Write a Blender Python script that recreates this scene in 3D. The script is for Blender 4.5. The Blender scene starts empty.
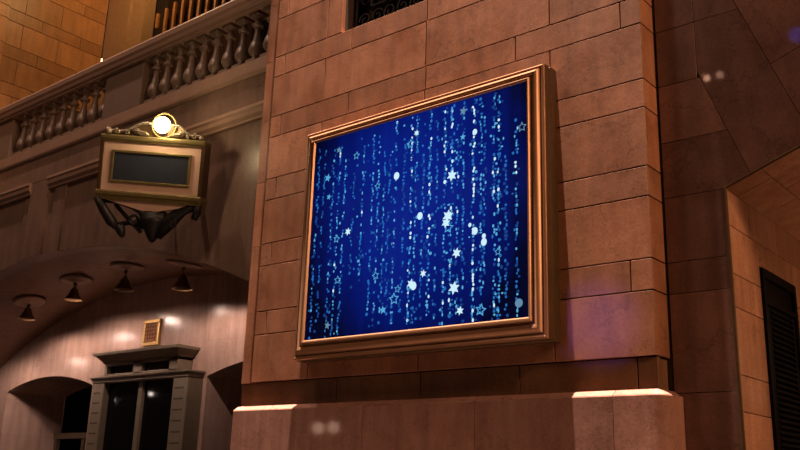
import bpy, bmesh, math, random
from mathutils import Vector, Matrix
from math import sin, cos, pi, sqrt, radians
random.seed(7)
S = bpy.context.scene
COL = S.collection

# ------------------------------------------------------------------ camera
FPX, CAM = 901.58, Vector((3.37625, -7.62812, 1.6))
YAW, PIT, ROL = 0.698372, 0.280642, 0.0320515
fw = Vector((-sin(YAW)*cos(PIT), cos(YAW)*cos(PIT), sin(PIT)))
r0 = Vector((cos(YAW), sin(YAW), 0)); u0 = r0.cross(fw)
rt = cos(ROL)*r0 + sin(ROL)*u0; up = -sin(ROL)*r0 + cos(ROL)*u0
cd = bpy.data.cameras.new('camera'); cam = bpy.data.objects.new('camera', cd); COL.objects.link(cam)
M = Matrix((rt, up, -fw)).transposed().to_4x4(); M.translation = CAM
cam.matrix_world = M; cd.sensor_width = 36; cd.lens = 36*FPX/800; cd.clip_end = 200
S.camera = cam
S.view_settings.view_transform = 'Standard'; S.view_settings.look = 'None'
S.view_settings.gamma = 1; S.view_settings.use_curve_mapping = False
S.view_settings.exposure = 0.0

# ------------------------------------------------------------------ materials
def nt(name):
    m = bpy.data.materials.new(name); m.use_nodes = True
    t = m.node_tree; b = t.nodes['Principled BSDF']
    return m, t, b
def N(t, kind, **kw):
    n = t.nodes.new(kind)
    for k, v in kw.items(): setattr(n, k, v)
    return n
def mixc(t, a, b, f, mode='MIX'):
    n = N(t, 'ShaderNodeMix', data_type='RGBA', blend_type=mode)
    for i, v in ((0, f), (6, a), (7, b)):
        if hasattr(v, 'is_output') or isinstance(v, bpy.types.NodeSocket): t.links.new(v, n.inputs[i])
        else: n.inputs[i].default_value = v if i == 0 else (*v, 1)
    return n.outputs[2]
def ramp(t, src, stops):
    n = N(t, 'ShaderNodeValToRGB'); e = n.color_ramp.elements
    while len(e) < len(stops): e.new(.5)
    for q, (p, c) in zip(e, stops):
        q.position = p; q.color = (c, c, c, 1) if not isinstance(c, tuple) else (*c, 1)
    t.links.new(src, n.inputs[0]); return n.outputs[0]

def marble(name, c1, c2, rough=.35, vein=.5, scale=1.0, bump=.12, island=True, brick=None, grain=1.0):
    """polished brown marble: clouds, vertical streaks, thin cracks; each block a little different"""
    m, t, b = nt(name); L = t.links.new
    tc = N(t, 'ShaderNodeTexCoord'); co = tc.outputs['Object']
    geo = N(t, 'ShaderNodeNewGeometry'); rnd = geo.outputs['Random Per Island']
    mul = N(t, 'ShaderNodeVectorMath', operation='MULTIPLY_ADD')
    comb = N(t, 'ShaderNodeCombineXYZ')
    for i in range(3): L(rnd, comb.inputs[i])
    L(comb.outputs[0], mul.inputs[0]); mul.inputs[1].default_value = (17, 31, 23) if island else (0, 0, 0); L(co, mul.inputs[2])
    v = mul.outputs[0]
    n1 = N(t, 'ShaderNodeTexNoise'); n1.inputs['Scale'].default_value = 1.6*scale; n1.inputs['Detail'].default_value = 8; n1.inputs['Roughness'].default_value = .65
    L(v, n1.inputs['Vector'])
    mp = N(t, 'ShaderNodeMapping'); mp.inputs['Scale'].default_value = (7*scale, 7*scale, .9*scale); L(v, mp.inputs[0])
    n2 = N(t, 'ShaderNodeTexNoise'); n2.inputs['Scale'].default_value = 1; n2.inputs['Detail'].default_value = 5; L(mp.outputs[0], n2.inputs['Vector'])
    n3 = N(t, 'ShaderNodeTexNoise'); n3.inputs['Scale'].default_value = 45*scale; n3.inputs['Detail'].default_value = 4; L(v, n3.inputs['Vector'])
    base = mixc(t, c1, c2, ramp(t, n1.outputs[0], [(.32, 0.), (.68, 1.)]))
    base = mixc(t, base, ramp(t, n2.outputs[0], [(.3, .62), (.7, 1.0)]), .75, 'MULTIPLY')
    base = mixc(t, base, ramp(t, n3.outputs[0], [(.3, 1-.3*grain), (.62, 1.0)]), .8, 'MULTIPLY')
    # crack-like veins
    wn = N(t, 'ShaderNodeVectorMath', operation='MULTIPLY_ADD'); L(n1.outputs['Color'], wn.inputs[0]); wn.inputs[1].default_value = (1.2, 1.2, 1.2); L(v, wn.inputs[2])
    vo = N(t, 'ShaderNodeTexVoronoi', feature='DISTANCE_TO_EDGE'); vo.inputs['Scale'].default_value = .75*scale; L(wn.outputs[0], vo.inputs['Vector'])
    cr = ramp(t, vo.outputs[0], [(0., 1-vein), (.012, 1.)])
    base = mixc(t, base, cr, 1., 'MULTIPLY')
    if island:
        vv = N(t, 'ShaderNodeMapRange'); L(rnd, vv.inputs[0]); vv.inputs[3].default_value = .8; vv.inputs[4].default_value = 1.12
        hsv = N(t, 'ShaderNodeHueSaturation'); L(vv.outputs[0], hsv.inputs['Value']); L(base, hsv.inputs['Color']); base = hsv.outputs[0]
    if brick:
        (w, h, axis, mort) = brick
        sp = N(t, 'ShaderNodeSeparateXYZ'); L(co, sp.inputs[0]); cb = N(t, 'ShaderNodeCombineXYZ')
        L(sp.outputs[axis[0]], cb.inputs[0]); L(sp.outputs[axis[1]], cb.inputs[1])
        bk = N(t, 'ShaderNodeTexBrick'); L(cb.outputs[0], bk.inputs['Vector'])
        bk.inputs['Scale'].default_value = 1; bk.inputs['Brick Width'].default_value = w; bk.inputs['Row Height'].default_value = h
        bk.inputs['Mortar Size'].default_value = .006; bk.inputs['Mortar Smooth'].default_value = .2
        bk.inputs['Color1'].default_value = (1, 1, 1, 1); bk.inputs['Color2'].default_value = (.86, .86, .86, 1); bk.inputs['Mortar'].default_value = (mort, mort, mort, 1)
        base = mixc(t, base, bk.outputs['Color'], 1., 'MULTIPLY')
    L(base, b.inputs['Base Color'])
    L(ramp(t, n1.outputs[0], [(.3, rough*.8), (.7, rough*1.25)]), b.inputs['Roughness'])
    bp = N(t, 'ShaderNodeBump'); bp.inputs['Strength'].default_value = bump; bp.inputs['Distance'].default_value = .02
    L(n1.outputs[0], bp.inputs['Height']); L(bp.outputs[0], b.inputs['Normal'])
    return m

def coat(m, w, r):
    b = m.node_tree.nodes['Principled BSDF']; b.inputs['Coat Weight'].default_value = w; b.inputs['Coat Roughness'].default_value = r; return m
def plain(name, c, rough=.5, metal=0., var=.25, sc=12., emis=None, es=0., bump=.05, stretch=(1, 1, 1), spec=.5):
    m, t, b = nt(name); L = t.links.new
    tc = N(t, 'ShaderNodeTexCoord'); mp = N(t, 'ShaderNodeMapping'); mp.inputs['Scale'].default_value = stretch
    L(tc.outputs['Object'], mp.inputs[0])
    n = N(t, 'ShaderNodeTexNoise'); n.inputs['Scale'].default_value = sc; n.inputs['Detail'].default_value = 5; L(mp.outputs[0], n.inputs['Vector'])
    L(mixc(t, tuple(x*(1-var) for x in c), tuple(min(1, x*(1+var)) for x in c), n.outputs[0]), b.inputs['Base Color'])
    b.inputs['Roughness'].default_value = rough; b.inputs['Metallic'].default_value = metal
    b.inputs['Specular IOR Level'].default_value = spec
    if emis: b.inputs['Emission Color'].default_value = (*emis, 1); b.inputs['Emission Strength'].default_value = es
    bp = N(t, 'ShaderNodeBump'); bp.inputs['Strength'].default_value = bump; bp.inputs['Distance'].default_value = .01
    L(n.outputs[0], bp.inputs['Height']); L(bp.outputs[0], b.inputs['Normal'])
    return m
def emit(name, c, s):
    m, t, b = nt(name); b.inputs['Specular IOR Level'].default_value = .15; b.inputs['Base Color'].default_value = (0, 0, 0, 1); b.inputs['Roughness'].default_value = .4
    b.inputs['Emission Color'].default_value = (*c, 1); b.inputs['Emission Strength'].default_value = s; return m

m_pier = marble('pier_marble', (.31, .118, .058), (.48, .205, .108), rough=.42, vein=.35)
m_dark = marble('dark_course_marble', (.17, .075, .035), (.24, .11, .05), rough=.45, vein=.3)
m_base = marble('base_marble', (.35, .165, .12), (.47, .24, .18), rough=.3, vein=.3, scale=1.3)
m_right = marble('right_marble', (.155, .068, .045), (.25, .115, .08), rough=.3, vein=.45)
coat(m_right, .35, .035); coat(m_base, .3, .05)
m_pass = marble('passage_marble', (.46, .22, .135), (.56, .28, .175), rough=.18, vein=.25)
m_left = marble('frieze_marble', (.215, .135, .105), (.30, .19, .145), rough=.33, vein=.15, island=False)
m_vault = marble('vault_plaster', (.24, .115, .065), (.30, .15, .09), rough=.45, vein=.1, island=False)
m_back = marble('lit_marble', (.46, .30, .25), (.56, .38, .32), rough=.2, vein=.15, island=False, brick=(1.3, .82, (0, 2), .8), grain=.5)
m_orange = marble('orange_marble', (.48, .225, .08), (.58, .28, .105), rough=.4, vein=.2)
m_far = plain('far_plaster', (.34, .21, .10), .6)
m_mortar = plain('mortar', (.035, .018, .012), .9)
m_bal = plain('balustrade_stone', (.17, .115, .09), .4, var=.2, sc=6)
m_rail = plain('rail_stone', (.30, .185, .135), .5, var=.2, sc=5)
m_bronze = plain('bronze', (.37, .19, .10), .33, .45, .25, 9, stretch=(.4, .4, .4))
m_bronze_d = plain('dark_bronze', (.13, .075, .035), .4, .6, .3, 10)
m_black = plain('black_metal', (.004, .004, .005), .5, 0, .3, 20, spec=.06)
m_iron = plain('wrought_iron', (.022, .02, .022), .5, .6, .4, 20)
m_glassd = plain('dark_glass', (.002, .002, .003), .05, 0, .1, 3, bump=0, spec=.3)
m_door = plain('door_stone', (.15, .115, .08), .45, .1, .2, 7)
m_brown = plain('brown_paint', (.07, .045, .028), .5)
m_gold = plain('gold', (.42, .27, .09), .4, .6, .2, 20)
m_cream = plain('cream_enamel', (.62, .44, .35), .4, 0, .08, 6)
m_signscr = plain('sign_glass', (.03, .038, .055), .35, 0, .2, 5)
m_olive = plain('olive_brass', (.24, .19, .08), .38, .6, .25, 14)
m_silver = plain('silvered_leaf', (.30, .25, .19), .35, .6, .25, 25)
m_bulb = emit('bulb_glow', (1, .78, .36), 14)
m_pbulb = emit('pendant_bulb', (1, .6, .35), .5)
m_tiny = emit('tiny_lamp_glow', (1, .72, .3), 16)
m_bars = plain('golden_bars', (.33, .14, .035), .5, .05, .2, 10)

# ------------------------------------------------------------------ mesh helpers
def obj(name, bm, mats, parent=None, smooth=False):
    me = bpy.data.meshes.new(name); bmesh.ops.recalc_face_normals(bm, faces=bm.faces); bm.to_mesh(me); bm.free()
    if not isinstance(mats, (list, tuple)): mats = [mats]
    for m in mats: me.materials.append(m)
    if smooth:
        for p in me.polygons: p.use_smooth = True
    o = bpy.data.objects.new(name, me); COL.objects.link(o)
    if parent: o.parent = parent
    return o
def auto(o, ang=40):
    me = o.data
    bm = bmesh.new(); bm.from_mesh(me)
    for e in bm.edges:
        if len(e.link_faces) == 2 and e.calc_face_angle(0) > radians(ang): e.smooth = False
    for f in bm.faces: f.smooth = True
    bm.to_mesh(me); bm.free(); return o
def struct(name, bm, mats, **k):
    o = obj(name, bm, mats, **k); o['kind'] = 'structure'; return o
def empty(name, loc=(0, 0, 0)):
    o = bpy.data.objects.new(name, None); COL.objects.link(o); o.location = loc; o.empty_display_size = .2; return o
def tag(o, label, cat, group=None):
    o['label'] = label; o['category'] = cat
    if group: o['group'] = group
    return o
def B(): return bmesh.new()
def box(bm, x0, x1, y0, y1, z0, z1, bev=0., mi=0):
    vs = [bm.verts.new((x, y, z)) for x in (x0, x1) for y in (y0, y1) for z in (z0, z1)]
    fs = [bm.faces.new([vs[i] for i in q]) for q in ((0, 1, 3, 2), (4, 6, 7, 5), (0, 4, 5, 1), (2, 3, 7, 6), (0, 2, 6, 4), (1, 5, 7, 3))]
    for f in fs: f.material_index = mi
    if bev:
        es = list({e for f in fs for e in f.edges})
        r = bmesh.ops.bevel(bm, geom=es, offset=bev, segments=2, affect='EDGES', profile=.5)
        for f in r['faces']: f.material_index = mi
def xf(bm, mat, start=0):
    bm.verts.ensure_lookup_table()
    for v in bm.verts[start:]: v.co = mat @ v.co
def clip(poly, a, b, c):            # keep a*u+b*v<=c
    out = []
    for i in range(len(poly)):
        p, q = poly[i], poly[(i+1) % len(poly)]
        dp, dq = a*p[0]+b*p[1]-c, a*q[0]+b*q[1]-c
        if dp <= 0: out.append(p)
        if (dp < 0 < dq) or (dq < 0 < dp):
            s = dp/(dp-dq); out.append((p[0]+s*(q[0]-p[0]), p[1]+s*(q[1]-p[1])))
    return out
def area(poly): return .5*sum(poly[i][0]*poly[(i+1) % len(poly)][1]-poly[(i+1) % len(poly)][0]*poly[i][1] for i in range(len(poly)))
def inset(poly, d):
    if area(poly) < 0: poly = poly[::-1]
    out = poly
    for i in range(len(poly)):
        p, q = poly[i], poly[(i+1) % len(poly)]
        ex, ey = q[0]-p[0], q[1]-p[1]; l = sqrt(ex*ex+ey*ey)
        if l < 1e-6: continue
        nx, ny = ey/l, -ex/l        # outward for CCW
        out = clip(out, nx, ny, nx*p[0]+ny*p[1]-d)
        if len(out) < 3: return []
    return out
def block(bm, poly, to3, depth=.06, gap=.0062, bev=.003):
    """one stone: convex outline, small chamfer; to3(u,v,d): d=0 front, d>0 into the wall"""
    p1 = inset(poly, gap); 
    if len(p1) < 3 or abs(area(p1)) < 1e-3: return
    p2 = inset(poly, gap+bev)
    if len(p2) != len(p1):
        p2 = p1
    rings = [[bm.verts.new(to3(u, v, d)) for u, v in p] for p, d in ((p1, depth), (p1, bev), (p2, 0.))]
    n = len(p1)
    for a, b in ((0, 1), (1, 2)):
        for i in range(n):
            bm.faces.new((rings[a][i], rings[a][(i+1) % n], rings[b][(i+1) % n], rings[b][i]))
    bm.faces.new(rings[2])
def rect(u0, u1, v0, v1): return [(u0, v0), (u1, v0), (u1, v1), (u0, v1)]
def tube(bm, pts, r, seg=8, closed=False):
    pts = [Vector(p) for p in pts]; n = len(pts); rings = []
    prev = None
    for i, p in enumerate(pts):
        a = pts[(i-1) % n] if (closed or i) else p; b = pts[(i+1) % n] if (closed or i < n-1) else p
        t = (b-a).normalized()
        if prev is None:
            h = Vector((0, 0, 1)) if abs(t.z) < .9 else Vector((1, 0, 0)); s = t.cross(h).normalized()
        else: s = (prev - t*prev.dot(t)).normalized()
        prev = s; w = t.cross(s); rr = r[i] if isinstance(r, (list, tuple)) else r
        rings.append([bm.verts.new(p + rr*(cos(2*pi*k/seg)*s + sin(2*pi*k/seg)*w)) for k in range(seg)])
    for i in range(n if closed else n-1):
        A, C2 = rings[i], rings[(i+1) % n]
        for k in range(seg): bm.faces.new((A[k], A[(k+1) % seg], C2[(k+1) % seg], C2[k]))
    if not closed:
        bm.faces.new(rings[0][::-1]); bm.faces.new(rings[-1])
def lathe(bm, prof, cx=0, cy=0, cz=0, seg=16):
    rings = []
    for r, z in prof:
        rings.append([bm.verts.new((cx+r*cos(2*pi*k/seg), cy+r*sin(2*pi*k/seg), cz+z)) for k in range(seg)] if r > 1e-5 else [bm.verts.new((cx, cy, cz+z))])
    for a, b in zip(rings, rings[1:]):
        for k in range(seg):
            k2 = (k+1) % seg
            if len(a) == 1 and len(b) == 1: continue
            if len(a) == 1: bm.faces.new((a[0], b[k2], b[k]))
            elif len(b) == 1: bm.faces.new((a[k], a[k2], b[0]))
            else: bm.faces.new((a[k], a[k2], b[k2], b[k]))
    if len(rings[0]) > 1: bm.faces.new(rings[0][::-1])
    if len(rings[-1]) > 1: bm.faces.new(rings[-1])
def extr(bm, outline, to3, d0, d1):
    n = len(outline)
    A = [bm.verts.new(to3(u, v, d0)) for u, v in outline]; Bv = [bm.verts.new(to3(u, v, d1)) for u, v in outline]
    for i in range(n): bm.faces.new((A[i], A[(i+1) % n], Bv[(i+1) % n], Bv[i]))
    bm.faces.new(A[::-1]); bm.faces.new(Bv)
def sphere(bm, c, r, seg=16):
    lathe(bm, [(r*sin(pi*i/10), -r*cos(pi*i/10)) for i in range(11)], c[0], c[1], c[2], seg)

# ------------------------------------------------------------------ pier (centre wall)
Z0, U = 2.78, .3
XL, XR = -5.40, 0.0
WX0, WX1, WZ0, WZ1 = -4.13, -1.32, Z0+15*U, Z0+24*U        # window opening
def front(y): return lambda u, v, d: (u, y+d, v)
bm = B()
def row(x0, x1, z0, z1, joints, y=0.):
    xs = [x0]+[j for j in joints if x0+.12 < j < x1-.12]+[x1]
    for a, b in zip(xs, xs[1:]): block(bm, rect(a, b, z0, z1), front(y), .07)
gone = {(5, 6), (8, 9)}
tall = [-4.40+1.685*k for k in range(-1, 4)]; thin = [-3.95+1.245*k for k in range(-1, 4)]
n = 0
for i in range(0, 28, 3):
    for (a, b, js) in ((i, i+2, tall), (i+2, i+3, thin)):
        z0, z1 = Z0+a*U, Z0+b*U
        if z0 >= WZ0-.01 and z1 <= WZ1+.01:
            row(XL, WX0, z0, z1, js); row(WX1, XR, z0, z1, js)
        else: row(XL, XR, z0, z1, [j for j in js if not ((a, b) in gone and j > -.5)])
        # return face on the right, facing the passage
        block(bm, rect(0., .30, z0, z1), lambda u, v, d: (XR-d, u, v), .07)
# narrow set-back strip at the left corner
ZT = Z0+30*U
for i in range(0, 28, 3):
    block(bm, rect(-5.64, XL, Z0+i*U, Z0+(i+3)*U), front(.05), .05, gap=.0015, bev=.002)
struct('wall_center', bm, m_pier)
bm = B()
for a, b in zip([XL, -3.94, -2.7, -1.45, -.2], [-3.94, -2.7, -1.45, -.2, XR]):
    block(bm, rect(a, b, Z0-U, Z0), front(.035), .05)
block(bm, rect(.035, .30, Z0-U, Z0), lambda u, v, d: (XR-.03-d, u, v), .05)
block(bm, rect(-5.64, XL, Z0-U, Z0), front(.07), .05, gap=.0015, bev=.002)
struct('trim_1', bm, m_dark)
bm = B()          # core behind the stones, with the window opening
def core(x0, x1, z0, z1): box(bm, x0, x1, .1, .45, z0, z1)
core(-5.62, -.062, 0, WZ0); core(-5.62, WX0, WZ0, WZ1); core(WX1, -.062, WZ0, WZ1); core(-5.62, -.062, WZ1, ZT)
for x0, x1, z0, z1 in ((-5.34, -.062, 2.48, WZ0), (-5.34, WX0, WZ0, WZ1), (WX1, -.062, WZ0, WZ1), (-5.34, -.062, WZ1, ZT)):
    box(bm, x0, x1, .06, .1, z0, z1)
struct('wall_center_core', bm, m_mortar)
# base with bevelled top ledge and rounded right corner
bm = B()
def base_path(x0, x1, corner):
    p = [(x0, -.08, 0, -1), (x1, -.08, 0, -1)]
    if corner:
        R = .15; cx, cy = x1, -.08+R
        p = [(x0, -.08, 0, -1)]+[(cx+R*sin(a), cy-R*cos(a), sin(a), -cos(a)) for a in [pi/2*k/12 for k in range(13)]]+[(cx+R, .29, 1, 0)]
    return p
def base_block(x0, x1, corner=False, left=False):
    path = base_path(x0, x1, corner)
    prof = [(.11, 2.485), (.078, 2.486), (.004, 2.436), (0, 2.425), (0, 0.)]
    rings = []
    for x, y, nx, ny in path: rings.append([bm.verts.new((x-nx*o, y-ny*o, z)) for o, z in prof])
    for a, b in zip(rings, rings[1:]):
        for k in range(len(prof)-1): bm.faces.new((a[k], a[k+1], b[k+1], b[k]))
    for r_, s in ((rings[0], 1), (rings[-1], -1)):
        y = .09
        q = [bm.verts.new((r_[0].co.x, y, 2.485)), bm.verts.new((r_[-1].co.x, y, 0))] if not (corner and s < 0) else None
        if q: bm.faces.new([q[0]]+r_+[q[1]])
js = [-5.60, -4.93, -3.42, -1.91, -.40]
for a, b in zip(js, js[1:]): base_block(a+.003, b-.003)
base_block(-.397, -.045, True)
o = auto(struct('baseboard_center', bm, m_base), 11)

# window in the pier: metal grille
w1 = empty('window_1', ((WX0+WX1)/2, .2, WZ0)); w1['kind'] = 'structure'
def wobj(name, bm, m, par, **k):
    o = obj(name, bm, m, **k); o.parent = par; o.matrix_parent_inverse = Matrix.Translation(-Vector(par.location)); return o
bm = B(); box(bm, WX0, WX1, .30, .32, WZ0, WZ1); wobj('pane', bm, m_glassd, w1)
bm = B()
for (x0, x1, z0, z1) in ((WX0, WX1, WZ0, WZ0+.07), (WX0, WX1, WZ1-.07, WZ1), (WX0, WX0+.06, WZ0, WZ1), (WX1-.06, WX1, WZ0, WZ1),
                         (WX0+.3, WX1-.3, WZ0+.36, WZ0+.385), (WX0+.3, WX0+.325, WZ0+.36, WZ1-.36), (WX1-.325, WX1-.3, WZ0+.36, WZ1-.36)):
    box(bm, x0, x1, .20, .24, z0, z1, .006)
wobj('window_frame', bm, m_iron, w1)
bm = B()
def scroll(bm, cx, cz, s, y=.22, flip=1, r=.011, rot=0.):
    pts = []
    for k in range(22):
        a = k/21*2.6*pi; rr = s*(1-.78*k/21)
        x, z = rr*cos(a)*flip, rr*sin(a)
        pts.append((cx+x*cos(rot)-z*sin(rot), y, cz+x*sin(rot)+z*cos(rot)))
    tube(bm, pts, r, 5)
x = WX0+.2; k = 0
while x < WX1-.1:
    scroll(bm, x, WZ0+.21, .105, flip=1 if k % 2 else -1, rot=.4*k); x += .215; k += 1
z = WZ0+.5
while z < WZ1-.3:
    for cx in (WX0+.18, WX1-.18): scroll(bm, cx, z, .095, flip=1 if k % 2 else -1, rot=.5*k)
    z += .21; k += 1
x = WX0+.45
while x < WX1-.4:
    tube(bm, [(x, .22, WZ0+.38), (x, .22, WZ1-.36)], .006, 5); x += .07
wobj('scrollwork', bm, m_iron, w1)

# ------------------------------------------------------------------ screen with bronze frame
scr = empty('video_screen', (-2.68, 0., 2.96))
tag(scr, 'large bronze-framed screen of falling blue light strands and stars on the marble wall', 'screen')
IX0, IX1, IZ0, IZ1 = -4.205, -1.145, 3.18, 5.655
PROF = [(-.012, -.262), (0., -.285), (.008, -.298), (.022, -.300), (.034, -.288), (.042, -.262), (.056, -.262), (.070, -.283), (.092, -.290),
        (.112, -.280), (.128, -.262), (.138, -.240), (.148, -.236), (.152, -.250), (.166, -.256), (.180, -.248), (.186, -.232)]
PROF2 = [(.186, -.232), (.188, -.150), (.180, -.142), (.180, -.128), (.192, -.120), (.192, -.02), (.186, .0)]
wl, wr, wb, wt = 1.02, 1.0, 1.14, .86
def frame_mesh(prof):
    bm = B(); rings = []
    for w, y in prof:
        rings.append([bm.verts.new(p) for p in ((IX0-w*wl, y, IZ0-w*wb), (IX1+w*wr, y, IZ0-w*wb), (IX1+w*wr, y, IZ1+w*wt), (IX0-w*wl, y, IZ1+w*wt))])
    for a, b in zip(rings, rings[1:]):
        for i in range(4): bm.faces.new((a[i], a[(i+1) % 4], b[(i+1) % 4], b[i]))
    return bm
auto(wobj('frame', frame_mesh(PROF), m_bronze, scr), 28)
auto(wobj('frame_edge', frame_mesh(PROF2), m_bronze_d, scr), 28)
# display picture: deep blue ground with strands of light, stars and flakes (flat picture on the screen)
def m_display():
    m, t, b = nt('display_ground'); L = t.links.new
    b.inputs['Base Color'].default_value = (0, 0, .002, 1); b.inputs['Roughness'].default_value = .3; b.inputs['Specular IOR Level'].default_value = .15
    tc = N(t, 'ShaderNodeTexCoord'); sp = N(t, 'ShaderNodeSeparateXYZ'); L(tc.outputs['Object'], sp.inputs[0])
    def axis(sock, c, h, pw):
        a = N(t, 'ShaderNodeMath', operation='SUBTRACT'); L(sock, a.inputs[0]); a.inputs[1].default_value = c
        d = N(t, 'ShaderNodeMath', operation='DIVIDE'); L(a.outputs[0], d.inputs[0]); d.inputs[1].default_value = h
        e = N(t, 'ShaderNodeMath', operation='ABSOLUTE'); L(d.outputs[0], e.inputs[0])
        p = N(t, 'ShaderNodeMath', operation='POWER'); L(e.outputs[0], p.inputs[0]); p.inputs[1].default_value = pw
        return p.outputs[0]
    cx, cz = (IX0+IX1)/2, (IZ0+IZ1)/2
    s = N(t, 'ShaderNodeMath', operation='ADD'); L(axis(sp.outputs[0], cx, 1.62, 2.4), s.inputs[0]); L(axis(sp.outputs[2], cz+.28, 1.75, 2.2), s.inputs[1])
    n = N(t, 'ShaderNodeTexNoise'); n.inputs['Scale'].default_value = 1.6; L(tc.outputs['Object'], n.inputs['Vector'])
    mp = N(t, 'ShaderNodeMapping'); mp.inputs['Scale'].default_value = (9, 1, .5); L(tc.outputs['Object'], mp.inputs[0])
    n2 = N(t, 'ShaderNodeTexNoise'); n2.inputs['Scale'].default_value = 1; L(mp.outputs[0], n2.inputs['Vector'])
    r = N(t, 'ShaderNodeValToRGB'); e = r.color_ramp.elements; e.new(.45)
    for q, (p, c) in zip(e, ((0., (.004, .022, .36)), (.5, (.001, .010, .20)), (1., (.0005, .002, .025)))): q.position = p; q.color = (*[v*.62 for v in c], 1)
    ad = N(t, 'ShaderNodeMath', operation='ADD'); L(s.outputs[0], ad.inputs[0])
    mm = N(t, 'ShaderNodeMath', operation='MULTIPLY_ADD'); L(n.outputs[0], mm.inputs[0]); mm.inputs[1].default_value = .5; mm.inputs[2].default_value = -.25
    L(mm.outputs[0], ad.inputs[1])
    a2 = N(t, 'ShaderNodeMath', operation='ADD'); L(ad.outputs[0], a2.inputs[0])
    m2 = N(t, 'ShaderNodeMath', operation='MULTIPLY_ADD'); L(n2.outputs[0], m2.inputs[0]); m2.inputs[1].default_value = -.5; m2.inputs[2].default_value = .25; L(m2.outputs[0], a2.inputs[1])
    L(a2.outputs[0], r.inputs[0])
    L(r.outputs[0], b.inputs['Emission Color']); b.inputs['Emission Strength'].default_value = 1.
    return m
dm = [m_display(), emit('display_dim_blue', (.006, .05, .24), 1), emit('display_mid_blue', (.015, .14, .46), 1), emit('display_pale_blue', (.09, .40, .70), 1), emit('display_white', (.62, .88, 1.0), 1), emit('display_grey_blue', (.12, .25, .38), 1)]
SY = -.275
def scr_xz(px, py):
    d = fw*FPX + rt*(px-400) - up*(py-225); q = CAM + d*((SY-CAM.y)/d.y); return q.x, q.z
bm = B()
f = bm.faces.new([bm.verts.new(p) for p in ((IX0-.02, SY, IZ0-.02), (IX1+.02, SY, IZ0-.02), (IX1+.02, SY, IZ1+.02), (IX0-.02, SY, IZ1+.02))])
lay = [0]
def flat(pts, mi, dy=None):
    lay[0] += 1; y = SY-.0006-.0000012*lay[0]
    if not all(IX0 < u < IX1 and IZ0 < v < IZ1 for u, v in pts): return
    f = bm.faces.new([bm.verts.new((u, y, v)) for u, v in pts]); f.material_index = mi
def dot(x, z, rx, rz, mi, seg=8): flat([(x+rx*cos(2*pi*k/seg), z+rz*sin(2*pi*k/seg)) for k in range(seg)], mi)
def star_pts(x, z, r, n=5, ri=.42, a0=0.): return [(x+(r if k % 2 == 0 else r*ri)*sin(a0+pi*k/n), z+(r if k % 2 == 0 else r*ri)*cos(a0+pi*k/n)) for k in range(2*n)]
def star(x, z, r, mi, n=5, ri=.45, a0=0.): flat(star_pts(x, z, r, n, ri, a0), mi)
def star_out(x, z, r, mi, a0=0.):
    lay[0] += 1; y = SY-.0006-.0000012*lay[0]
    A = star_pts(x, z, r, 5, .5, a0); Bp = star_pts(x, z, r*.66, 5, .5, a0)
    if not all(IX0 < u < IX1 and IZ0 < v < IZ1 for u, v in A): return
    va = [bm.verts.new((u, y, v)) for u, v in A]; vb = [bm.verts.new((u, y, v)) for u, v in Bp]
    for i in range(10):
        f = bm.faces.new((va[i], va[(i+1) % 10], vb[(i+1) % 10], vb[i])); f.material_index = mi
# strands: (pixel column at mid-height, strength, top fraction, bottom fraction)
cols = [(316, .6, 1, 0), (322, .4, .95, 0), (331, .7, .95, 0), (337, 1.0, .95, 0), (343, .8, .9, 0), (352, .35, .8, .3), (361, 1.0, .92, .28), (371, .7, 1, .12), (377, .8, .95, .05),
        (383, .7, .9, .05), (388, .5, .85, .1), (394, 1.0, 1, .05), (403, .5, .9, .1), (410, 1.1, 1, .0), (415, .9, 1, .0), (422, .6, .95, .1), (429, 1.3, 1, .0), (436, .7, .95, .05),
        (444, 1.3, 1, .02), (451, 1.2, 1, .02), (457, 1.0, .9, .05), (463, .7, 1, .05), (473, 1.7, 1, .0), (481, .9, 1, .05), (484, .7, .9, .2), (494, 1.0, 1, .0), (499, 1.2, .98, .0), (506, .5, .7, .05), (517, 1.0, .85, .0)]
Hh = IZ1-IZ0
for px_, st, ft, fb in cols:
    X, _ = scr_xz(px_, 225 + (px_-400)*.0)
    z = IZ0+Hh*ft; zb = IZ0+Hh*fb
    while z > zb:
        z -= random.uniform(.026, .05)
        if random.random() < .22: z -= random.uniform(.02, .10)
        q = random.random()*st
        j = random.gauss(0, .008)
        if q > .95: dot(X+j, z, random.uniform(.011, .016), random.uniform(.013, .024), 4)
        elif q > .55: dot(X+j, z, random.uniform(.009, .014), random.uniform(.012, .022), 3)
        elif q > .22: dot(X+j, z, random.uniform(.010, .018), random.uniform(.012, .022), 2)
        else: dot(X+j*1.8, z, random.uniform(.012, .022), random.uniform(.012, .022), 1)
        if st > .8 and random.random() < .3: dot(X+random.gauss(0, .032), z, random.uniform(.008, .018), random.uniform(.008, .018), random.choice((1, 1, 2, 2, 3)))
    if st > 1.1:
        for _ in range(16):
            dot(X+random.gauss(0, .035), random.uniform(zb, IZ0+Hh*ft), random.uniform(.010, .022), random.uniform(.010, .022), random.choice((1, 2, 2, 3)))
for _ in range(90):
    dot(random.uniform(IX0+.05, IX1-.1), random.uniform(IZ0+.05, IZ1-.05), *([random.uniform(.009, .02)]*2), random.choice((1, 1, 2, 2, 3)))
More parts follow.
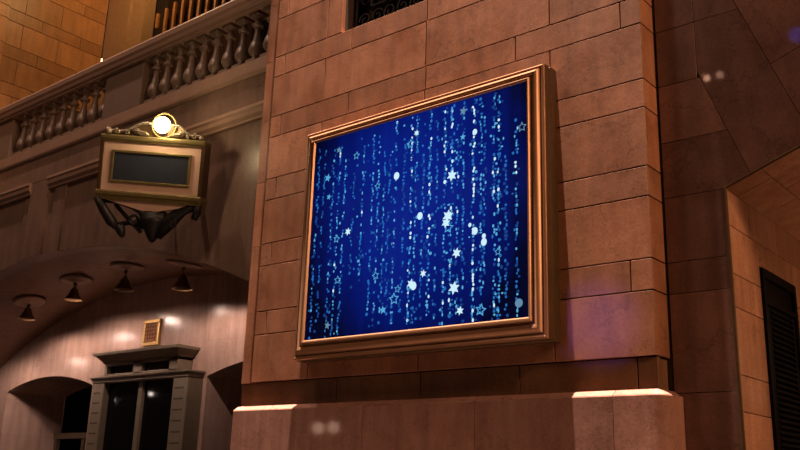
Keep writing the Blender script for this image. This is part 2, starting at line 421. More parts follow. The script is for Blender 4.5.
for px_, py_, r, k in [(356.7, 155.7, .055, 'o'), (410.7, 144, .06, 'o'), (377.7, 186, .05, 'o'), (336.7, 239, .055, 'o'), (337.7, 280, .055, 'o'), (375.7, 275.7, .055, 'o'), (397.7, 289, .05, 'o'),
                       (394, 299, .075, 'o'), (396, 327, .065, 'o'), (448.5, 227.5, .07, 'o'), (480.8, 310, .07, 'o'), (498, 251.7, .045, 'o'), (522, 127, .06, 'g'),
                       (328, 178, .055, 'f'), (329, 197, .04, 'f'), (339, 150, .045, 'F'), (463.4, 111, .055, 'F'), (463, 137, .04, 'f'), (383, 310, .05, 'f'), (327.5, 325.5, .05, 'F'), (431.6, 325, .06, 'f'),
                       (416.7, 133, .04, 's'), (452, 175.5, .07, 's'), (448, 216, .075, 's'), (446, 223, .06, 's'), (348, 231.7, .05, 's'), (423.3, 273.5, .045, 's'), (454, 288, .075, 's'), (456.7, 253, .06, 's'), (460, 310.7, .05, 's'),
                       (396.7, 176, .04, 'd'), (420, 216, .038, 'd'), (413.6, 286, .04, 'd'), (411, 284, .06, 's'), (475, 132, .03, 'd'), (475, 231, .036, 'd'), (484, 242, .036, 'd'), (484, 236, .024, 'd'), (519, 303, .045, 'D'), (397.7, 121, .024, 'd'), (445, 182, .02, 'd'), (470, 225, .02, 'd')]:
    X, Z = scr_xz(px_, py_)
    if k == 'o': star_out(X, Z, r, 3, random.uniform(-.2, .2))
    if k == 'g': star_out(X, Z, r, 5)
    if k == 'f': star(X, Z, r, 3, a0=random.uniform(-.3, .3))
    if k == 'F': star(X, Z, r, 5, a0=.2)
    if k == 's': star(X, Z, r, 4, 6, .5, .2); 
    if k == 'd': dot(X, Z, r, r*1.15, 4, 12)
    if k == 'D': dot(X, Z, r, r, 5, 12)
me = bpy.data.meshes.new('display'); bm.to_mesh(me); bm.free()
for m in dm: me.materials.append(m)
o = bpy.data.objects.new('display', me); COL.objects.link(o); o.parent = scr; o.matrix_parent_inverse = Matrix.Translation(-scr.location)
bm = B(); box(bm, IX0-.03, IX1+.03, SY+.004, -.03, IZ0-.03, IZ1+.03); wobj('screen_housing', bm, m_black, scr)

# ------------------------------------------------------------------ right wall with passage opening
YR = .30; PX, PZ, SL = .605, 4.315, .38
l_ = sqrt(1+SL*SL); dx, dz = 1/l_, SL/l_; nx, nz = -dz, dx       # along the sloped head; its normal
APX = 2.3                                                        # the head is level beyond this point
APZ = PZ+SL*(APX-PX)
bm = B(); fr = front(YR)
def half(poly, px_, pz_, side):   # line through (px,pz) along normal (nx,nz); keep side: -1 left, +1 right
    c = dx*px_+dz*pz_
    return clip(poly, dx*side*-1, dz*side*-1, c*side*-1)
J = [.83+.02, 1.41, 2.05]
jz = lambda x: PZ+SL*(x-PX)
zz_ = [0, .9, 1.7, 2.47, 3.38, 3.68, PZ, 4.88, 5.48, 6.08, 6.98, 7.9, 8.8, 10]
zs = list(zip(zz_, zz_[1:]))
XM = .42
for a, b in zs:
    if b <= 0: continue
    a = max(a, 0)
    if b <= PZ+.001:
        zz = min(b, 99)
        block(bm, rect(0.02, PX, a, b), fr, .08, gap=.0035, bev=.001)
    else:
        p = rect(.02, 3, a, b)
        # keep: left of J0 line or left of XM, above the sloped head
        p1 = clip(p, 1, 0, XM) if a > 5.45 else half(p, J[0], jz(J[0]), -1)
        if a <= 5.45: p1 = clip(p1, 1, 0, 3)
        p1 = clip(p1, -nx, -nz, -(nx*PX+nz*PZ))
        if len(p1) > 2:
            block(bm, p1, fr, .08, gap=.0035, bev=.001)
ZT2 = 10.
big = rect(XM, APX+.5, 2, ZT2)
def sector(x0, x1, lo, hi):
    p = clip(rect(XM, 9, 2, ZT2), -nx, -nz, -(nx*PX+nz*PZ))
    p = half(p, x0, jz(x0), 1)
    if x1: p = half(p, x1, jz(x1), -1)
    c = nx*PX+nz*PZ
    p = clip(p, nx, nz, c+hi); p = clip(p, -nx, -nz, -(c+lo)); return p
for x0, x1, cuts in ((J[0], J[1], (0, 6)), (J[1], J[2], (0, .86, 2.4, 6)), (J[2], APX+.35, (0, 1.6, 6))):
    for a, b in zip(cuts, cuts[1:]):
        p = sector(x0, x1, a, b)
        p = clip(p, 1, 0, 4.6)
        for p in (clip(p, 0, 1, 6.08), clip(p, 0, -1, -6.08)) if x0 == J[0] else (p,):
            if len(p) > 2: block(bm, p, fr, .08, gap=.003, bev=.001)
# far right part of the wall, over and beyond the opening
for a, b in ((6.0, 7.2), (7.2, 8.6), (8.6, 10)): block(bm, rect(APX+.35, 4.4, a, b), fr, .08)
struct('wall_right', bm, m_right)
bm = B()      # core
box(bm, .0, PX-.02, YR+.085, YR+.3, 0, 12)
extr(bm, [(PX-.02, PZ), (APX, APZ+.03), (4.4, APZ+.03), (4.4, 12), (PX-.02, 12)], front(YR+.085), 0, .2)
extr(bm, [(APX, APZ+.02), (4.4, APZ+.02), (4.4, 6.0), (APX, 6.0)], front(YR+.02), 0, .06)
box(bm, -.06, .03, .31, .5, 0, 12)
struct('wall_right_core', bm, m_mortar)
# thin bead round the opening
bm = B()
tube(bm, [(PX+.005, YR-.004, 0), (PX+.005, YR-.004, PZ), (APX, YR-.004, APZ), (4.4, YR-.004, APZ)], .018, 8)
struct('trim_2', bm, m_bronze_d)
# passage side wall (tiles), head (soffit), end wall
bm = B()
vs_ = [0, .5, 1.15, 1.6, 2.3, 2.62, 3.22, 3.53, 3.98, 4.45]
ys_ = {0: [.32, .9, 1.7, 2.6, 3.6, 4.6], 1: [.32, 1.25, 2.15, 3.0, 4.0, 4.6]}
for k, (a, b) in enumerate(zip(vs_, vs_[1:])):
    yy = ys_[k % 2]
    for y0, y1 in zip(yy, yy[1:]):
        for (p, q, s0, s1) in ((y0, y1, a, b),):
            if b <= 3.75 and q > 1.1 and p < 2.12:      # leave the louvre door out
                if p < 1.1: block(bm, rect(p, 1.1, s0, s1), lambda u, v, d: (PX-d, u, v), .05, gap=.003, bev=.003)
                if q > 2.12: block(bm, rect(2.12, q, s0, s1), lambda u, v, d: (PX-d, u, v), .05, gap=.003, bev=.003)
            elif a < 3.74 < b and q > 1.1 and p < 2.12:
                for (pp, qq, aa) in ((p, min(q, 1.1), a), (max(p, 1.1), min(q, 2.12), 3.74), (2.12, q, a)):
                    if qq > pp+.02: block(bm, rect(pp, qq, aa, b), lambda u, v, d: (PX-d, u, v), .05, gap=.003, bev=.003)
            else: block(bm, rect(p, q, s0, s1), lambda u, v, d: (PX-d, u, v), .05, gap=.003, bev=.003)
struct('wall_passage', bm, m_pass)
bm = B()
def sof(u, v, d): return (PX+dx*u+nx*d, v, PZ+dz*u+nz*d)
us = [0, .36, .95, 1.55, (APX-PX)*l_]; 
for i, (a, b) in enumerate(zip(us, us[1:])):
    vv = [.32, .62, 1.35, 2.1, 2.9, 3.8, 4.6] if i % 2 == 0 else [.32, 1.0, 1.7, 2.5, 3.3, 4.6]
    for c, d_ in zip(vv, vv[1:]): block(bm, rect(a, b, c, d_), sof, .05, gap=.003, bev=.003)
for c, d_ in ((.32, 1.7), (1.7, 3.1), (3.1, 4.6)): block(bm, rect(APX, 4.4, c, d_), lambda u, v, d: (u, v, APZ+d), .05, gap=.003)
struct('ceiling', bm, m_pass)
bm = B(); box(bm, .3, 4.6, 4.6, 4.8, 0, 6); box(bm, .40, .553, .51, 4.6, 0, 4.4)
extr(bm, [(.45, PZ+.08), (APX, APZ+.1), (4.4, APZ+.1), (4.4, APZ+.3), (.45, PZ+.3)], lambda u, v, d: (u, d, v), .51, 4.6)
box(bm, 4.4, 4.6, .3, 4.6, 0, 6)
struct('wall_passage_end', bm, m_pass)
# louvre door
d2 = empty('door_2', (.6, 1.6, 0)); d2['kind'] = 'structure'
bm = B()
for y0, y1, z0, z1 in ((1.10, 1.17, 0, 3.73), (2.05, 2.12, 0, 3.73), (1.17, 2.05, 3.64, 3.73), (1.17, 2.05, 3.38, 3.43)): box(bm, .56, .635, y0, y1, z0, z1, .006)
wobj('door_frame', bm, m_black, d2)
bm = B()
box(bm, .565, .60, 1.17, 2.05, 0, 3.64)
for y0, y1, z0, z1 in ((1.18, 1.27, .1, 3.37), (1.95, 2.04, .1, 3.37)): box(bm, .595, .62, y0, y1, z0, z1, .004)
wobj('door_panel', bm, m_black, d2)
bm = B(); z = .15
while z < 3.35:
    st = len(bm.verts); box(bm, -.026, .026, 1.27, 1.95, -.004, .004)
    xf(bm, Matrix.Translation((.615, 0, z)) @ Matrix.Rotation(radians(42), 4, 'Y'), st); z += .055
wobj('louvre_slats', bm, plain('slat_paint', (.008, .008, .009), .5, spec=.12), d2)

# ------------------------------------------------------------------ left wall: frieze over the vaulted recess
YB, YK = .5, 3.1
ACX, AZ, AR = -11.9, 5.48, 14.
def vz(x): return AZ-AR+sqrt(AR*AR-(x-ACX)**2)
xs = [-19+13.6*k/68 for k in range(69)]        # -19 .. -5.4
bm = B()
def column_wall(bm, xs, lo, hi, y0, y1):
    A = [[bm.verts.new((x, y, z)) for y, z in ((y0, lo(x)), (y0, hi(x)), (y1, hi(x)), (y1, lo(x)))] for x in xs]
    for a, b in zip(A, A[1:]):
        for k in range(4): bm.faces.new((a[k], a[(k+1) % 4], b[(k+1) % 4], b[k]))
    bm.faces.new(A[0]); bm.faces.new(A[-1][::-1])
column_wall(bm, xs, lambda x: vz(x), lambda x: 7.0, YB+.06, YB+.36)
box(bm, -19, -5.4, YB, YB+.36, 6.97, 7.49)
# flush pilaster strip and its fillet, following the arch below
px_l = [-12.76, -12.6, -12.45, -12.3, -12.1]
column_wall(bm, px_l, lambda x: vz(x)+.0, lambda x: 6.98, YB, YB+.07)
column_wall(bm, [-11.9, -11.7, -11.52], lambda x: vz(x), lambda x: 6.76, YB+.02, YB+.07)
column_wall(bm, [-13.0, -12.9, -12.76], lambda x: vz(x), lambda x: 6.76, YB+.035, YB+.07)
struct('wall_left', bm, m_left)
# panel head mouldings
def moulding(x0, x1, name):
    bm = B()
    prof = [(YB+.05, 6.98), (YB-.07, 6.98), (YB-.075, 6.93), (YB-.05, 6.90), (YB-.055, 6.83), (YB-.01, 6.79), (YB-.01, 6.755), (YB+.05, 6.75)]
    A = [bm.verts.new((x0, y, z)) for y, z in prof]; Bv = [bm.verts.new((x1, y, z)) for y, z in prof]
    for i in range(len(prof)): bm.faces.new((A[i], A[(i+1) % len(prof)], Bv[(i+1) % len(prof)], Bv[i]))
    bm.faces.new(A); bm.faces.new(Bv[::-1]); struct(name, bm, m_rail)
moulding(-12.1, -5.5, 'trim_3'); moulding(-19, -12.76, 'trim_4')
# vault
bm = B()
for a, b in zip(xs, xs[1:]):
    bm.faces.new([bm.verts.new(p) for p in ((a, YB+.3, vz(a)), (b, YB+.3, vz(b)), (b, YK+.05, vz(b)), (a, YK+.05, vz(a)))])
    bm.faces.new([bm.verts.new(p) for p in ((a, YB+.3, vz(a)+.25), (b, YB+.3, vz(b)+.25), (b, YK+.05, vz(b)+.25), (a, YK+.05, vz(a)+.25))])
bmesh.ops.remove_doubles(bm, verts=bm.verts, dist=1e-4)
o = struct('ceiling', bm, m_vault, smooth=True)
# back wall with two arched niches
NR = 6.13
def nz_(x, c):
    return 3.705-NR+sqrt(NR*NR-(x-c)**2)
def seg(a, b, s=.12):
    n = max(1, int((b-a)/s)); return [a+(b-a)*k/n for k in range(n+1)]
bm = B()
NL, NRr = (-15.8, 1.8), (-8.4, 1.8)
for a, b, lo in ((-20, -17.6, lambda x: 0), (-17.6, -14.0, lambda x: nz_(x, -15.8)), (-14.0, -10.2, lambda x: 0), (-10.2, -6.6, lambda x: nz_(x, -8.4)), (-6.6, -5.0, lambda x: 0)):
    pts = [bm.verts.new((x, YK, lo(x))) for x in seg(a, b)], [bm.verts.new((x, YK, vz(x)+.02)) for x in seg(a, b)]
    for i in range(len(pts[0])-1): bm.faces.new((pts[0][i], pts[0][i+1], pts[1][i+1], pts[1][i]))
for c, h in (NL, NRr):      # reveals and intrados
    prof = [(c-h, 0), ] + [(x, nz_(x, c)) for x in seg(c-h, c+h)] + [(c+h, 0)]
    A = [bm.verts.new((x, YK, z)) for x, z in prof]; Bv = [bm.verts.new((x, YK+1.5, z)) for x, z in prof]
    for i in range(len(prof)-1): bm.faces.new((A[i], A[i+1], Bv[i+1], Bv[i]))
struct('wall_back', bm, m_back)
bm = B(); box(bm, -21, -5, YK+3.5, YK+3.7, 0, 5)
struct('wall_niche_back', bm, m_black)
bm = B(); box(bm, -5.4, -5.2, .45, YK+1.6, 0, 12); box(bm, -20.2, -20, .5, 4.8, 0, 6)
struct('wall_pier_side', bm, m_brown)
# half-glazed screen low in the left niche
bm = B()
box(bm, -17.59, -14.01, 4.42, 4.52, 2.42, 2.56, .01)
for x in (-17.5, -16.3, -15.1, -14.1): box(bm, x-.05, x+.05, 4.43, 4.51, 0, 2.42, .008)
struct('trim_6', bm, m_brown)

m_slit = plain('dark_slit', (.05, .025, .018), .7)
# portal / door_1
d1 = empty('door_1', (-11.85, 2.9, 0)); d1['kind'] = 'structure'
PF = 2.75
def cornice(bm, x0, x1, yf, prof, side=True):
    """prof: (projection, z) swept round left side, front and right side"""
    rings = []
    for p, z in prof: rings.append([bm.verts.new(q) for q in ((x0-p, YK+.01, z), (x0-p, yf-p, z), (x1+p, yf-p, z), (x1+p, YK+.01, z))])
    for a, b in zip(rings, rings[1:]):
        for i in range(3): bm.faces.new((a[i], a[i+1], b[i+1], b[i]))
    bm.faces.new(rings[0][::-1]); bm.faces.new(rings[-1])
bm = B(); cornice(bm, -13.08, -10.66, PF, [(0, 3.79), (.03, 3.80), (.04, 3.83), (.06, 3.85), (.15, 3.93), (.18, 3.935), (.19, 3.985), (.17, 3.995)])
wobj('cornice', bm, m_door, d1)
bm = B()
cornice(bm, -13.42, -10.30, PF, [(0, 3.40), (.015, 3.41), (.02, 3.46), (.05, 3.49), (.055, 3.52), (.04, 3.53)])
wobj('architrave', bm, m_door, d1)
bm = B()
for x0, x1, z0, z1 in ((-13.08, -10.66, 3.74, 3.79), (-13.08, -12.98, 3.5, 3.79), (-12.08, -11.82, 3.5, 3.79), (-10.92, -10.66, 3.5, 3.79), (-13.08, -10.66, 3.5, 3.57)):
    box(bm, x0, x1, PF, YK, z0, z1, .006)
wobj('transom_frame', bm, m_door, d1)
for x0, x1 in ((-12.98, -12.08), (-11.82, -10.92)):
    bm = B(); box(bm, x0, x1, PF+.1, PF+.12, 3.56, 3.75); wobj('transom_pane', bm, m_glassd, d1)
for x0, x1 in ((-13.42, -13.02), (-10.74, -10.30)):
    bm = B(); z = 3.22
    box(bm, x0, x1, PF, YK, 0, 3.40, .008)
    while z > .3:
        box(bm, x0+.06, x1-.10, PF-.004, PF+.02, z-.03, z, 0, 1); z -= .20
    wobj('pilaster', bm, [m_door, m_slit], d1)
for x0, x1 in ((-13.02, -11.93), (-11.80, -10.74)):
    bm = B(); box(bm, x0, x1, PF+.14, PF+.18, .02, 3.40); wobj('door_leaf', bm, m_glassd, d1)
bm = B(); box(bm, -11.93, -11.80, PF+.07, PF+.2, 0, 3.42, .01); wobj('mullion', bm, m_door, d1)

# gold-framed grille plate above the door
pl = empty('wall_plaque', (-12.03, YK, 4.14)); tag(pl, 'small gold-framed plaque on the lit marble wall above the double door', 'plaque')
bm = B(); xa, xb, za, zb, t_ = -12.31, -11.76, 4.13, 4.66, .075
for a in ((xa, xb, za, za+t_), (xa, xb, zb-t_, zb), (xa, xa+t_, za+t_, zb-t_), (xb-t_, xb, za+t_, zb-t_)): box(bm, a[0], a[1], YK-.06, YK-.001, a[2], a[3], .01)
wobj('frame', bm, m_gold, pl)
bm = B(); box(bm, xa+t_, xb-t_, YK-.03, YK-.005, za+t_, zb-t_)
wobj('backing', bm, m_bronze_d, pl)
bm = B()
for k in range(5):
    x = xa+.11+.082*k; tube(bm, [(x, YK-.04, za+t_), (x, YK-.04, zb-t_)], .012, 6)
for k in range(5):
    z = za+.11+.078*k; tube(bm, [(xa+t_, YK-.045, z), (xb-t_, YK-.045, z)], .009, 6)
wobj('lattice', bm, plain('copper', (.5, .22, .12), .35, .7), pl)

# pendant lamps
def pendant(x, y, zb, label, first=None):
    zc = vz(x)
    e = empty('pendant_lamp', (x, y, zc)); tag(e, label, 'lamp', 'pendant lamps under the vault')
    L_ = zc-zb
    # ceiling rose (flat, slightly stepped, hugging the vault)
    bm = B(); lathe(bm, [(.32, -.02), (.32, -.045), (.27, -.06), (.20, -.045), (.12, -.05), (.08, -.08), (0, -.085)], seg=28)
    sl = -(x-ACX)/AR
    xf(bm, Matrix.Rotation(-math.atan(sl), 4, 'Y'))
    obj('ceiling_rose', bm, m_rail, e, True)
    bm = B(); tube(bm, [(0, 0, -.05), (0, 0, -L_+.24)], .016, 8); sphere(bm, (0, 0, -.13), .04, 10); sphere(bm, (0, 0, -L_+.25), .035, 10)
    obj('stem', bm, m_bronze_d, e, True)
    bm = B(); lathe(bm, [(.05, -L_+.24), (.075, -L_+.20), (.10, -L_+.12), (.165, -L_+.03), (.185, -L_), (.175, -L_+.002), (.155, -L_+.035), (.09, -L_+.12), (.06, -L_+.18), (0, -L_+.2)], seg=24)
    obj('lamp_shade', bm, m_bronze_d, e, True)
    bm = B(); sphere(bm, (0, 0, -L_+.11), .04, 12); obj('bulb', bm, m_pbulb, e, True)
    return e
PL = [(-14.9, 4.74, 'small dark bell pendant lamp, leftmost of the four under the vault'),
      (-13.15, 4.97, 'small dark bell pendant lamp, second from the left under the vault'),
      (-11.40, 4.98, 'small dark bell pendant lamp just below and left of the sign bracket'),
      (-9.60, 4.80, 'small dark bell pendant lamp nearest the framed screen, rightmost under the vault')]
for x, zb, lb in PL: pendant(x, 1.9, zb, lb)

# ------------------------------------------------------------------ balustrade
bal = empty('balustrade', (-10, YB, 7.49)); tag(bal, 'stone balcony balustrade with vase-shaped balusters above the vaulted recess', 'balustrade')
bm = B(); X0, X1 = -18.5, -5.41
def run(bm, prof, x0, x1):
    A = [bm.verts.new((x0, y, z)) for y, z in prof]; Bv = [bm.verts.new((x1, y, z)) for y, z in prof]
    n = len(prof)
    for i in range(n): bm.faces.new((A[i], A[(i+1) % n], Bv[(i+1) % n], Bv[i]))
    bm.faces.new(A); bm.faces.new(Bv[::-1])
run(bm, [(.72, 7.49), (YB-.02, 7.49), (YB-.05, 7.51), (YB-.055, 7.54), (YB-.02, 7.56), (YB-.02, 7.76), (.72, 7.76)], X0, X1)
wobj('plinth', bm, m_rail, bal)
bm = B(); run(bm, [(.42, 8.62), (.44, 8.66), (.40, 8.68), (.39, 8.74), (.36, 8.78), (.35, 8.86), (.38, 8.91), (.78, 8.91), (.82, 8.86), (.81, 8.78), (.76, 8.72), (.74, 8.62)], X0, X1)
wobj('handrail', bm, m_rail, bal)
for x0, x1 in ((-10.55, -9.40), (-6.16, -5.42), (-18.4, -13.92)):
    bm = B(); box(bm, x0, x1, YB-.02, .72, 7.76, 8.62, .01)
    wobj('pedestal', bm, m_bal, bal)
YC = .60
bprof = [(.09, 0), (.09, .05), (.06, .07), (.05, .10), (.08, .14), (.112, .19), (.118, .24), (.10, .31), (.068, .40), (.052, .50), (.048, .58), (.052, .61), (.088, .635), (.09, .67), (.055, .69), (.05, .74), (.07, .77), (.10, .80), (.10, .86)]
bm = B(); lathe(bm, bprof, seg=16)
for a, b in ((0, .05), (.80, .86)): box(bm, -.11, .11, -.11, .11, a, b, .004)
b0 = auto(obj('baluster', bm, m_bal, bal), 45); b0.matrix_parent_inverse = Matrix.Translation(-bal.location)
bxs = [-13.62+.368*k for k in range(9)]+[-9.17+.3275*k for k in range(10)]
for i, x in enumerate(bxs):
    o = b0 if i == 0 else b0.copy()
    if i: COL.objects.link(o)
    o.location = (x, YC, 7.76)
# added dark boxes standing in for the shade behind the balusters
bm = B(); box(bm, -15.53, -15.46, .74, 1.55, 7.7, 9.3); box(bm, -15.53, -15.46, 1.55, 3.2, 7.7, 9.95)
box(bm, -15.46, -14.15, 3.12, 3.21, 7.7, 9.75)
struct('shade_boxes_upper', bm, m_brown)
# balcony floor and rear walls
bm = B(); box(bm, -18.5, -5.42, .73, 3.3, 7.5, 7.7); struct('floor_balcony', bm, m_far)
bm = B()    # orange block wall running back behind the balustrade
XW = -15.6
for i in range(15, 48, 3):
    for a, b, js in ((i, i+2, [.75, 1.15, 2.05, 3.2]), (i+2, i+3, [.75, 1.6, 2.6, 3.2])):
        for y0, y1 in zip(js, js[1:]): block(bm, rect(y0, y1, Z0+a*U+.1, Z0+b*U+.1), lambda u, v, d: (XW-d, u, v), .06, gap=.006)
        block(bm, rect(-.6, .75, Z0+a*U+.1, Z0+b*U+.1), lambda u, v, d: (XW+.06-d, u, v), .1, gap=.006)
box(bm, XW-.4, XW-.05, -.6, 3.2, 7.7, 17.2)
struct('wall_upper_left', bm, m_orange)
bm = B()
box(bm, XW, -14.62, 3.22, 3.6, 7.7, 17); box(bm, -14.62, -14.1, 3.30, 3.6, 7.7, 17)
box(bm, -14.1, -5.4, 3.9, 4.1, 7.7, 17)
struct('wall_upper_back', bm, m_far)
w2 = empty('window_2', (-11.5, 3.6, 9)); w2['kind'] = 'structure'
bm = B(); box(bm, -14.1, -5.4, 3.62, 3.66, 7.7, 17); wobj('pane', bm, m_glassd, w2)
def up_xz(px, py, Y):
    d = fw*FPX + rt*(px-400) - up*(py-225); q = CAM + d*((Y-CAM.y)/d.y); return q.x, q.z
for k in range(11):
    x, zt = up_xz(158+8.7*k, max(15-6.5*k, -40), 3.45); _, zb = up_xz(158+8.7*k, 28+4*k if k < 3 else 40, 3.45)
    zb = max(zb, 8.0) if k > 1 else zb
    if k > 2: zb = up_xz(158+8.7*k, 44-.44*(8+8.7*k)+4, 3.45)[1]
    bm = B(); box(bm, x-.042, x+.042, 3.42, 3.5, zb, max(zt, zb+.4), .02); wobj('window_bar', bm, m_bars, w2)
# tiny lamp on rail
tl = empty('rail_lamp', (-10.95, .56, 8.91)); tag(tl, 'tiny glowing pointed lamp on the balcony handrail above the pedestal', 'lamp')
bm = B(); lathe(bm, [(.035, 0), (.035, .015), (.012, .025), (.012, .03)]); obj('lamp_base', bm, m_olive, tl, True)
bm = B(); lathe(bm, [(0, .03), (.03, .045), (.036, .07), (.026, .10), (.010, .14), (.004, .22), (0, .23)]); obj('bulb', bm, m_tiny, tl, True)

# ------------------------------------------------------------------ hanging sign box
cen = Vector((-7.67, -.29, 6.03)); yw, ptl, rl, SW, SH = radians(34.4), radians(14), radians(-4.3), 1.62, .955
a = Vector((cos(yw), sin(yw), 0)); nn = Vector((sin(yw), -cos(yw), 0)); uu = cos(ptl)*Vector((0, 0, 1))+sin(ptl)*nn
a2 = cos(rl)*a+sin(rl)*uu; u2 = -sin(rl)*a+cos(rl)*uu; b2 = u2.cross(a2)
sg = empty('hanging_sign'); tag(sg, 'cream and brass lit sign box with blank dark panel on iron scroll bracket below balcony', 'sign')
LX = .145
SM = Matrix((a2, b2, u2)).transposed().to_4x4(); SM.translation = cen; sg.matrix_world = SM
hw, hh, dp = SW/2, SH/2, .24
bm = B(); box(bm, -hw+.06, hw-.06, .0, dp, -hh+.09, hh-.06)
obj('sign_box', bm, m_cream, sg)
for x in (-1, 1):
    bm = B(); box(bm, x*(hw-.03)-.03, x*(hw-.03)+.03, -.015, dp+.02, -hh+.05, hh-.05, .008)
    obj('side_panel', bm, m_bronze_d, sg)
bm = B()
box(bm, -hw, hw, -.05, dp+.03, hh-.10, hh-.02, .02); box(bm, -hw+.01, hw-.01, -.03, dp+.02, hh-.125, hh-.09, .01)
obj('top_moulding', bm, m_olive, sg)
bm = B()
box(bm, -hw-.01, hw+.01, -.05, dp+.03, -hh+.02, -hh+.10, .02); box(bm, -hw, hw, -.03, dp+.02, -hh-.04, -hh+.03, .01)
obj('bottom_moulding', bm, m_olive, sg)
bm = B(); ix, iz0, iz1, fb = .615, -.255, .235, .04
for q in ((-ix, ix, iz0, iz0+fb), (-ix, ix, iz1-fb, iz1), (-ix, -ix+fb, iz0+fb, iz1-fb), (ix-fb, ix, iz0+fb, iz1-fb)): box(bm, q[0], q[1], -.035, .005, q[2], q[3], .008)
obj('panel_frame', bm, m_olive, sg)
bm = B(); box(bm, -ix+fb, ix-fb, -.012, .002, iz0+fb, iz1-fb); obj('sign_panel', bm, m_signscr, sg)
# crest: scrolling pediment with the lamp in its centre
def lx(u, v, d): return (u, d, v)
bm = B()
H = hh-.02
for s in (-1, 1):
    k_ = (.74-LX*s)/.74; q_ = lambda v: LX+s*v*k_
    out = [(q_(v), H+h) for v, h in ((.74, 0), (.70, .04), (.56, .05), (.44, .08), (.34, .14), (.22, .20), (.10, .20), (.05, 0))]
    extr(bm, out, lx, .03, .07)
obj('crest_back', bm, m_bronze_d, sg)
bm = B()
for s in (-1, 1):
    k_ = (.74-LX*s)/.74
    tube(bm, [(LX+s*(.16+.58*t)*k_, -.0, H+.20-.17*t+.03*sin(5*t*pi/2)) for t in [k/14 for k in range(15)]], [.024-.010*k/14 for k in range(15)], 8)
    for cx, cz, r in ((.60, H+.05, .045), (.35, H+.07, .05), (.47, H+.04, .035)):
        pts = [(LX+s*k_*(cx+(r*(1-.8*k/20))*cos(.6+k/20*2.3*pi)), -.01, cz+(r*(1-.8*k/20))*sin(.6+k/20*2.3*pi)) for k in range(21)]
        tube(bm, pts, .012, 6)
    for k in range(5):
        t = k/4; tube(bm, [(LX+s*k_*(.18+.1*t), -.01, H+.02), (LX+s*k_*(.22+.12*t), -.03, H+.06+.02*t), (LX+s*k_*(.30+.1*t), -.01, H+.08)], [.015, .02, .006], 6)
sphere(bm, (-.70, -.02, H+.055), .055, 14); sphere(bm, (.74, -.02, H+.03), .035, 12)
obj('crest_scrolls', bm, m_silver, sg, True)
LZ = H+.185
bm = B(); tube(bm, [(LX+.185*cos(2*pi*k/28), .0, LZ+.185*sin(2*pi*k/28)) for k in range(28)], .014, 8, True); obj('lamp_ring', bm, m_olive, sg, True)
bm = B(); sphere(bm, (LX, -.08, LZ), .125, 20); obj('lamp_globe', bm, m_bulb, sg, True)
# apron (cream, shallow triangle) and iron bracket
bm = B(); extr(bm, [(-.70, -hh-.035), (.74, -hh-.035), (.12, -hh-.17), (-.10, -hh-.17)], lx, .02, .14); obj('apron', bm, m_cream, sg)
bm = B()
def bar(pts, r): tube(bm, [Vector(p) for p in pts], r, 8)
B0 = -hh
bar([(-hw+.02, .0, B0-.02), (-.68, .0, B0-.18), (-.55, .02, B0-.36), (-.44, .05, B0-.46)], [.06, .075, .085, .05])
bar([(-.42, .06, B0-.40), (-.40, .06, B0-.50), (-.37, .06, B0-.56), (-.36, .06, B0-.59)], [.06, .075, .05, .02])
bar([(-.76, .1, B0-.06), (-.50, .1, B0-.06), (-.25, .08, B0-.12), (0, .08, B0-.24)], [.03, .04, .045, .06])
bar([(-.54, .1, B0-.10), (-.30, .1, B0-.32), (-.10, .1, B0-.50)], .032)
bar([(-.50, .08, B0-.42), (-.30, .1, B0-.36), (-.12, .1, B0-.40), (.1, .12, B0-.46)], .04)
bar([(hw-.04, .02, B0+.0), (hw-.06, .04, B0-.14), (hw-.10, .04, B0-.24)], [.05, .065, .05])
bar([(hw-.06, .06, B0-.02), (.52, .08, B0-.12), (.32, .1, B0-.30), (.14, .12, B0-.52)], [.06, .08, .12, .09])
bar([(-.16, .1, B0-.32), (.05, .1, B0-.28), (.26, .1, B0-.26)], [.09, .15, .11])
lathe(bm, [(0, -.30), (.05, -.27), (.09, -.20), (.15, -.08), (.19, .02), (.18, .09), (.10, .14), (0, .15)], .08, .1, B0-.34, 14)
for cx, s in ((-.2, 1), (.38, -1)):
    bar([(cx+s*.10*(1-.75*k/16)*cos(k/16*2.2*pi), .02, B0-.33+.10*(1-.75*k/16)*sin(k/16*2.2*pi)) for k in range(17)], .024)
obj('bracket', bm, m_iron, sg, True)
# arm tying the box back to the wall (world direction +Y)
inv = SM.inverted()
def wl_(p): return inv @ Vector(p)
for px0, zz in ((-.45, -.30), (.45, -.30), (.0, .30)):
    bm = B(); p = SM @ Vector((px0, dp, zz)); tube(bm, [wl_(p), wl_((p.x, YB+.06, p.z))], .03, 8)
    q = (p.x, YB+.045, p.z); st = len(bm.verts); lathe(bm, [(.075, -.015), (.075, .015)], seg=14); xf(bm, inv @ Matrix.Translation(q) @ Matrix.Rotation(pi/2, 4, 'X'), st)
    obj('wall_arm', bm, m_iron, sg)

# ------------------------------------------------------------------ floor
bm = B(); box(bm, -24, 8, -14, 6, -.1, 0.)
struct('floor', bm, marble('floor_marble', (.07, .045, .03), (.10, .065, .045), .25, .2, island=False, brick=(1.2, 1.2, (0, 1), .6)))

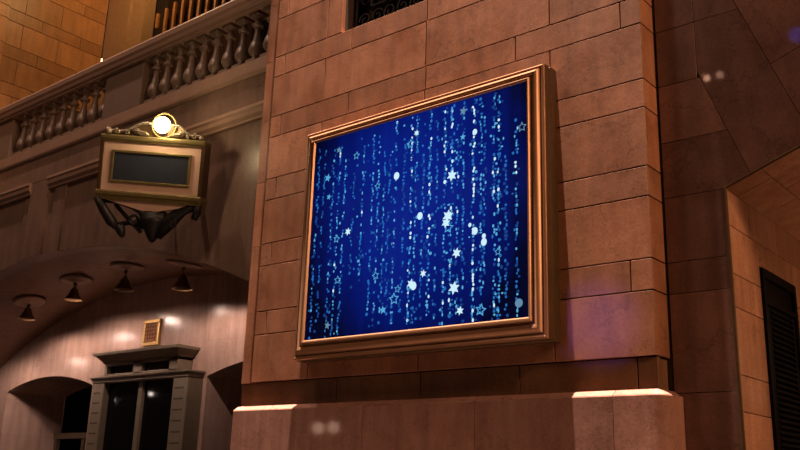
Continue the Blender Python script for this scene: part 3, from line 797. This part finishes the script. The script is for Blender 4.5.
# ------------------------------------------------------------------ lights
def light(kind, name, loc, e, c, target=None, **k):
    d = bpy.data.lights.new(name, kind); d.energy = e; d.color = c
    for a_, v in k.items(): setattr(d, a_, v)
    o = bpy.data.objects.new(name, d); COL.objects.link(o); o.location = loc
    if target is not None: o.rotation_euler = (Vector(target)-Vector(loc)).to_track_quat('-Z', 'Y').to_euler()
    return o
WARM = (1, .62, .36); W2 = (1, .72, .52)
light('SPOT', 'ceiling_downlight', (-2.7, -1.45, 45), 750000, (1, .76, .62), (-2.7, -.08, 2.5), spot_size=radians(9.5), spot_blend=.25, shadow_soft_size=.12)
light('SPOT', 'cornice_downlight', (-11, -1.6, 17), 3000, (1, .68, .5), (-11, .5, 0), spot_size=radians(75), spot_blend=.6, shadow_soft_size=.15)
light('AREA', 'hall_light', (15, -1.6, 9), 900, (1, .56, .30), (0, .1, 4.5), shape='DISK', size=1.2)
light('SPOT', 'violet_tint_spot', (-2.47, -4.86, 4.0), 170, (.42, .2, 1), (-.60, 0, 3.15), spot_size=radians(11), spot_blend=1, shadow_soft_size=.05)  # unseen spot, added to tint a patch of the pier violet
light('AREA', 'hall_light', (12, -5.5, 11.5), 660, (1, .55, .29), (-1, 0, 5), shape='DISK', size=2)
light('AREA', 'hall_light', (-9, -11, 20), 600, (1, .62, .42), (-8, 0, 6), shape='DISK', size=3)
light('POINT', 'passage_light', (2.3, 2.2, 3.2), 34, (1, .60, .32), shadow_soft_size=.1)
light('POINT', 'balcony_light', (-12.8, 1.9, 13.5), 170, (1, .55, .2), shadow_soft_size=.3)
for (x, zb, lb), e, rr in zip(PL+[(-16.7, 4.25, '')], (150, 130, 26, 135, 85), (.03, .09, .02, .02, .09)):
    light('SPOT', 'pendant_light', (x, 1.9, zb+.02), e, (1, .70, .56), (x, 2.3, 0), spot_size=radians(170), spot_blend=.4, shadow_soft_size=rr)
gp = SM @ Vector((LX, -.34, LZ+.04))
light('POINT', 'sign_light', gp, 22, (1, .74, .42), shadow_soft_size=.08)
# far lamps of the hall, seen only as glints in the polished stone and the glass
for p, e, c, rr in (((-4.66, -14.02, 12.4), 9, (1, .5, .3), .08), ((-4.34, -14.11, 12.44), 5, (1, .5, .35), .09),
                    ((-2.37, -14.36, 13.12), 7, (.04, .12, 1), .2),
                    ((-13.47, -9.57, 2.95), 12, (1, .6, .42), .15), ((-12.95, -9.6, 2.96), 12, (1, .6, .42), .15),
                    ((-18.38, -.65, 3.57), 2.6, (1, .85, .75), .055), ((-17.81, -1.47, 3.78), 2.6, (1, .85, .75), .055)):
    light('POINT', 'hall_lamp', p, e, c, shadow_soft_size=rr)
w = bpy.data.worlds.new('world'); S.world = w; w.use_nodes = True
w.node_tree.nodes['Background'].inputs[0].default_value = (.55, .28, .19, 1); w.node_tree.nodes['Background'].inputs[1].default_value = .045
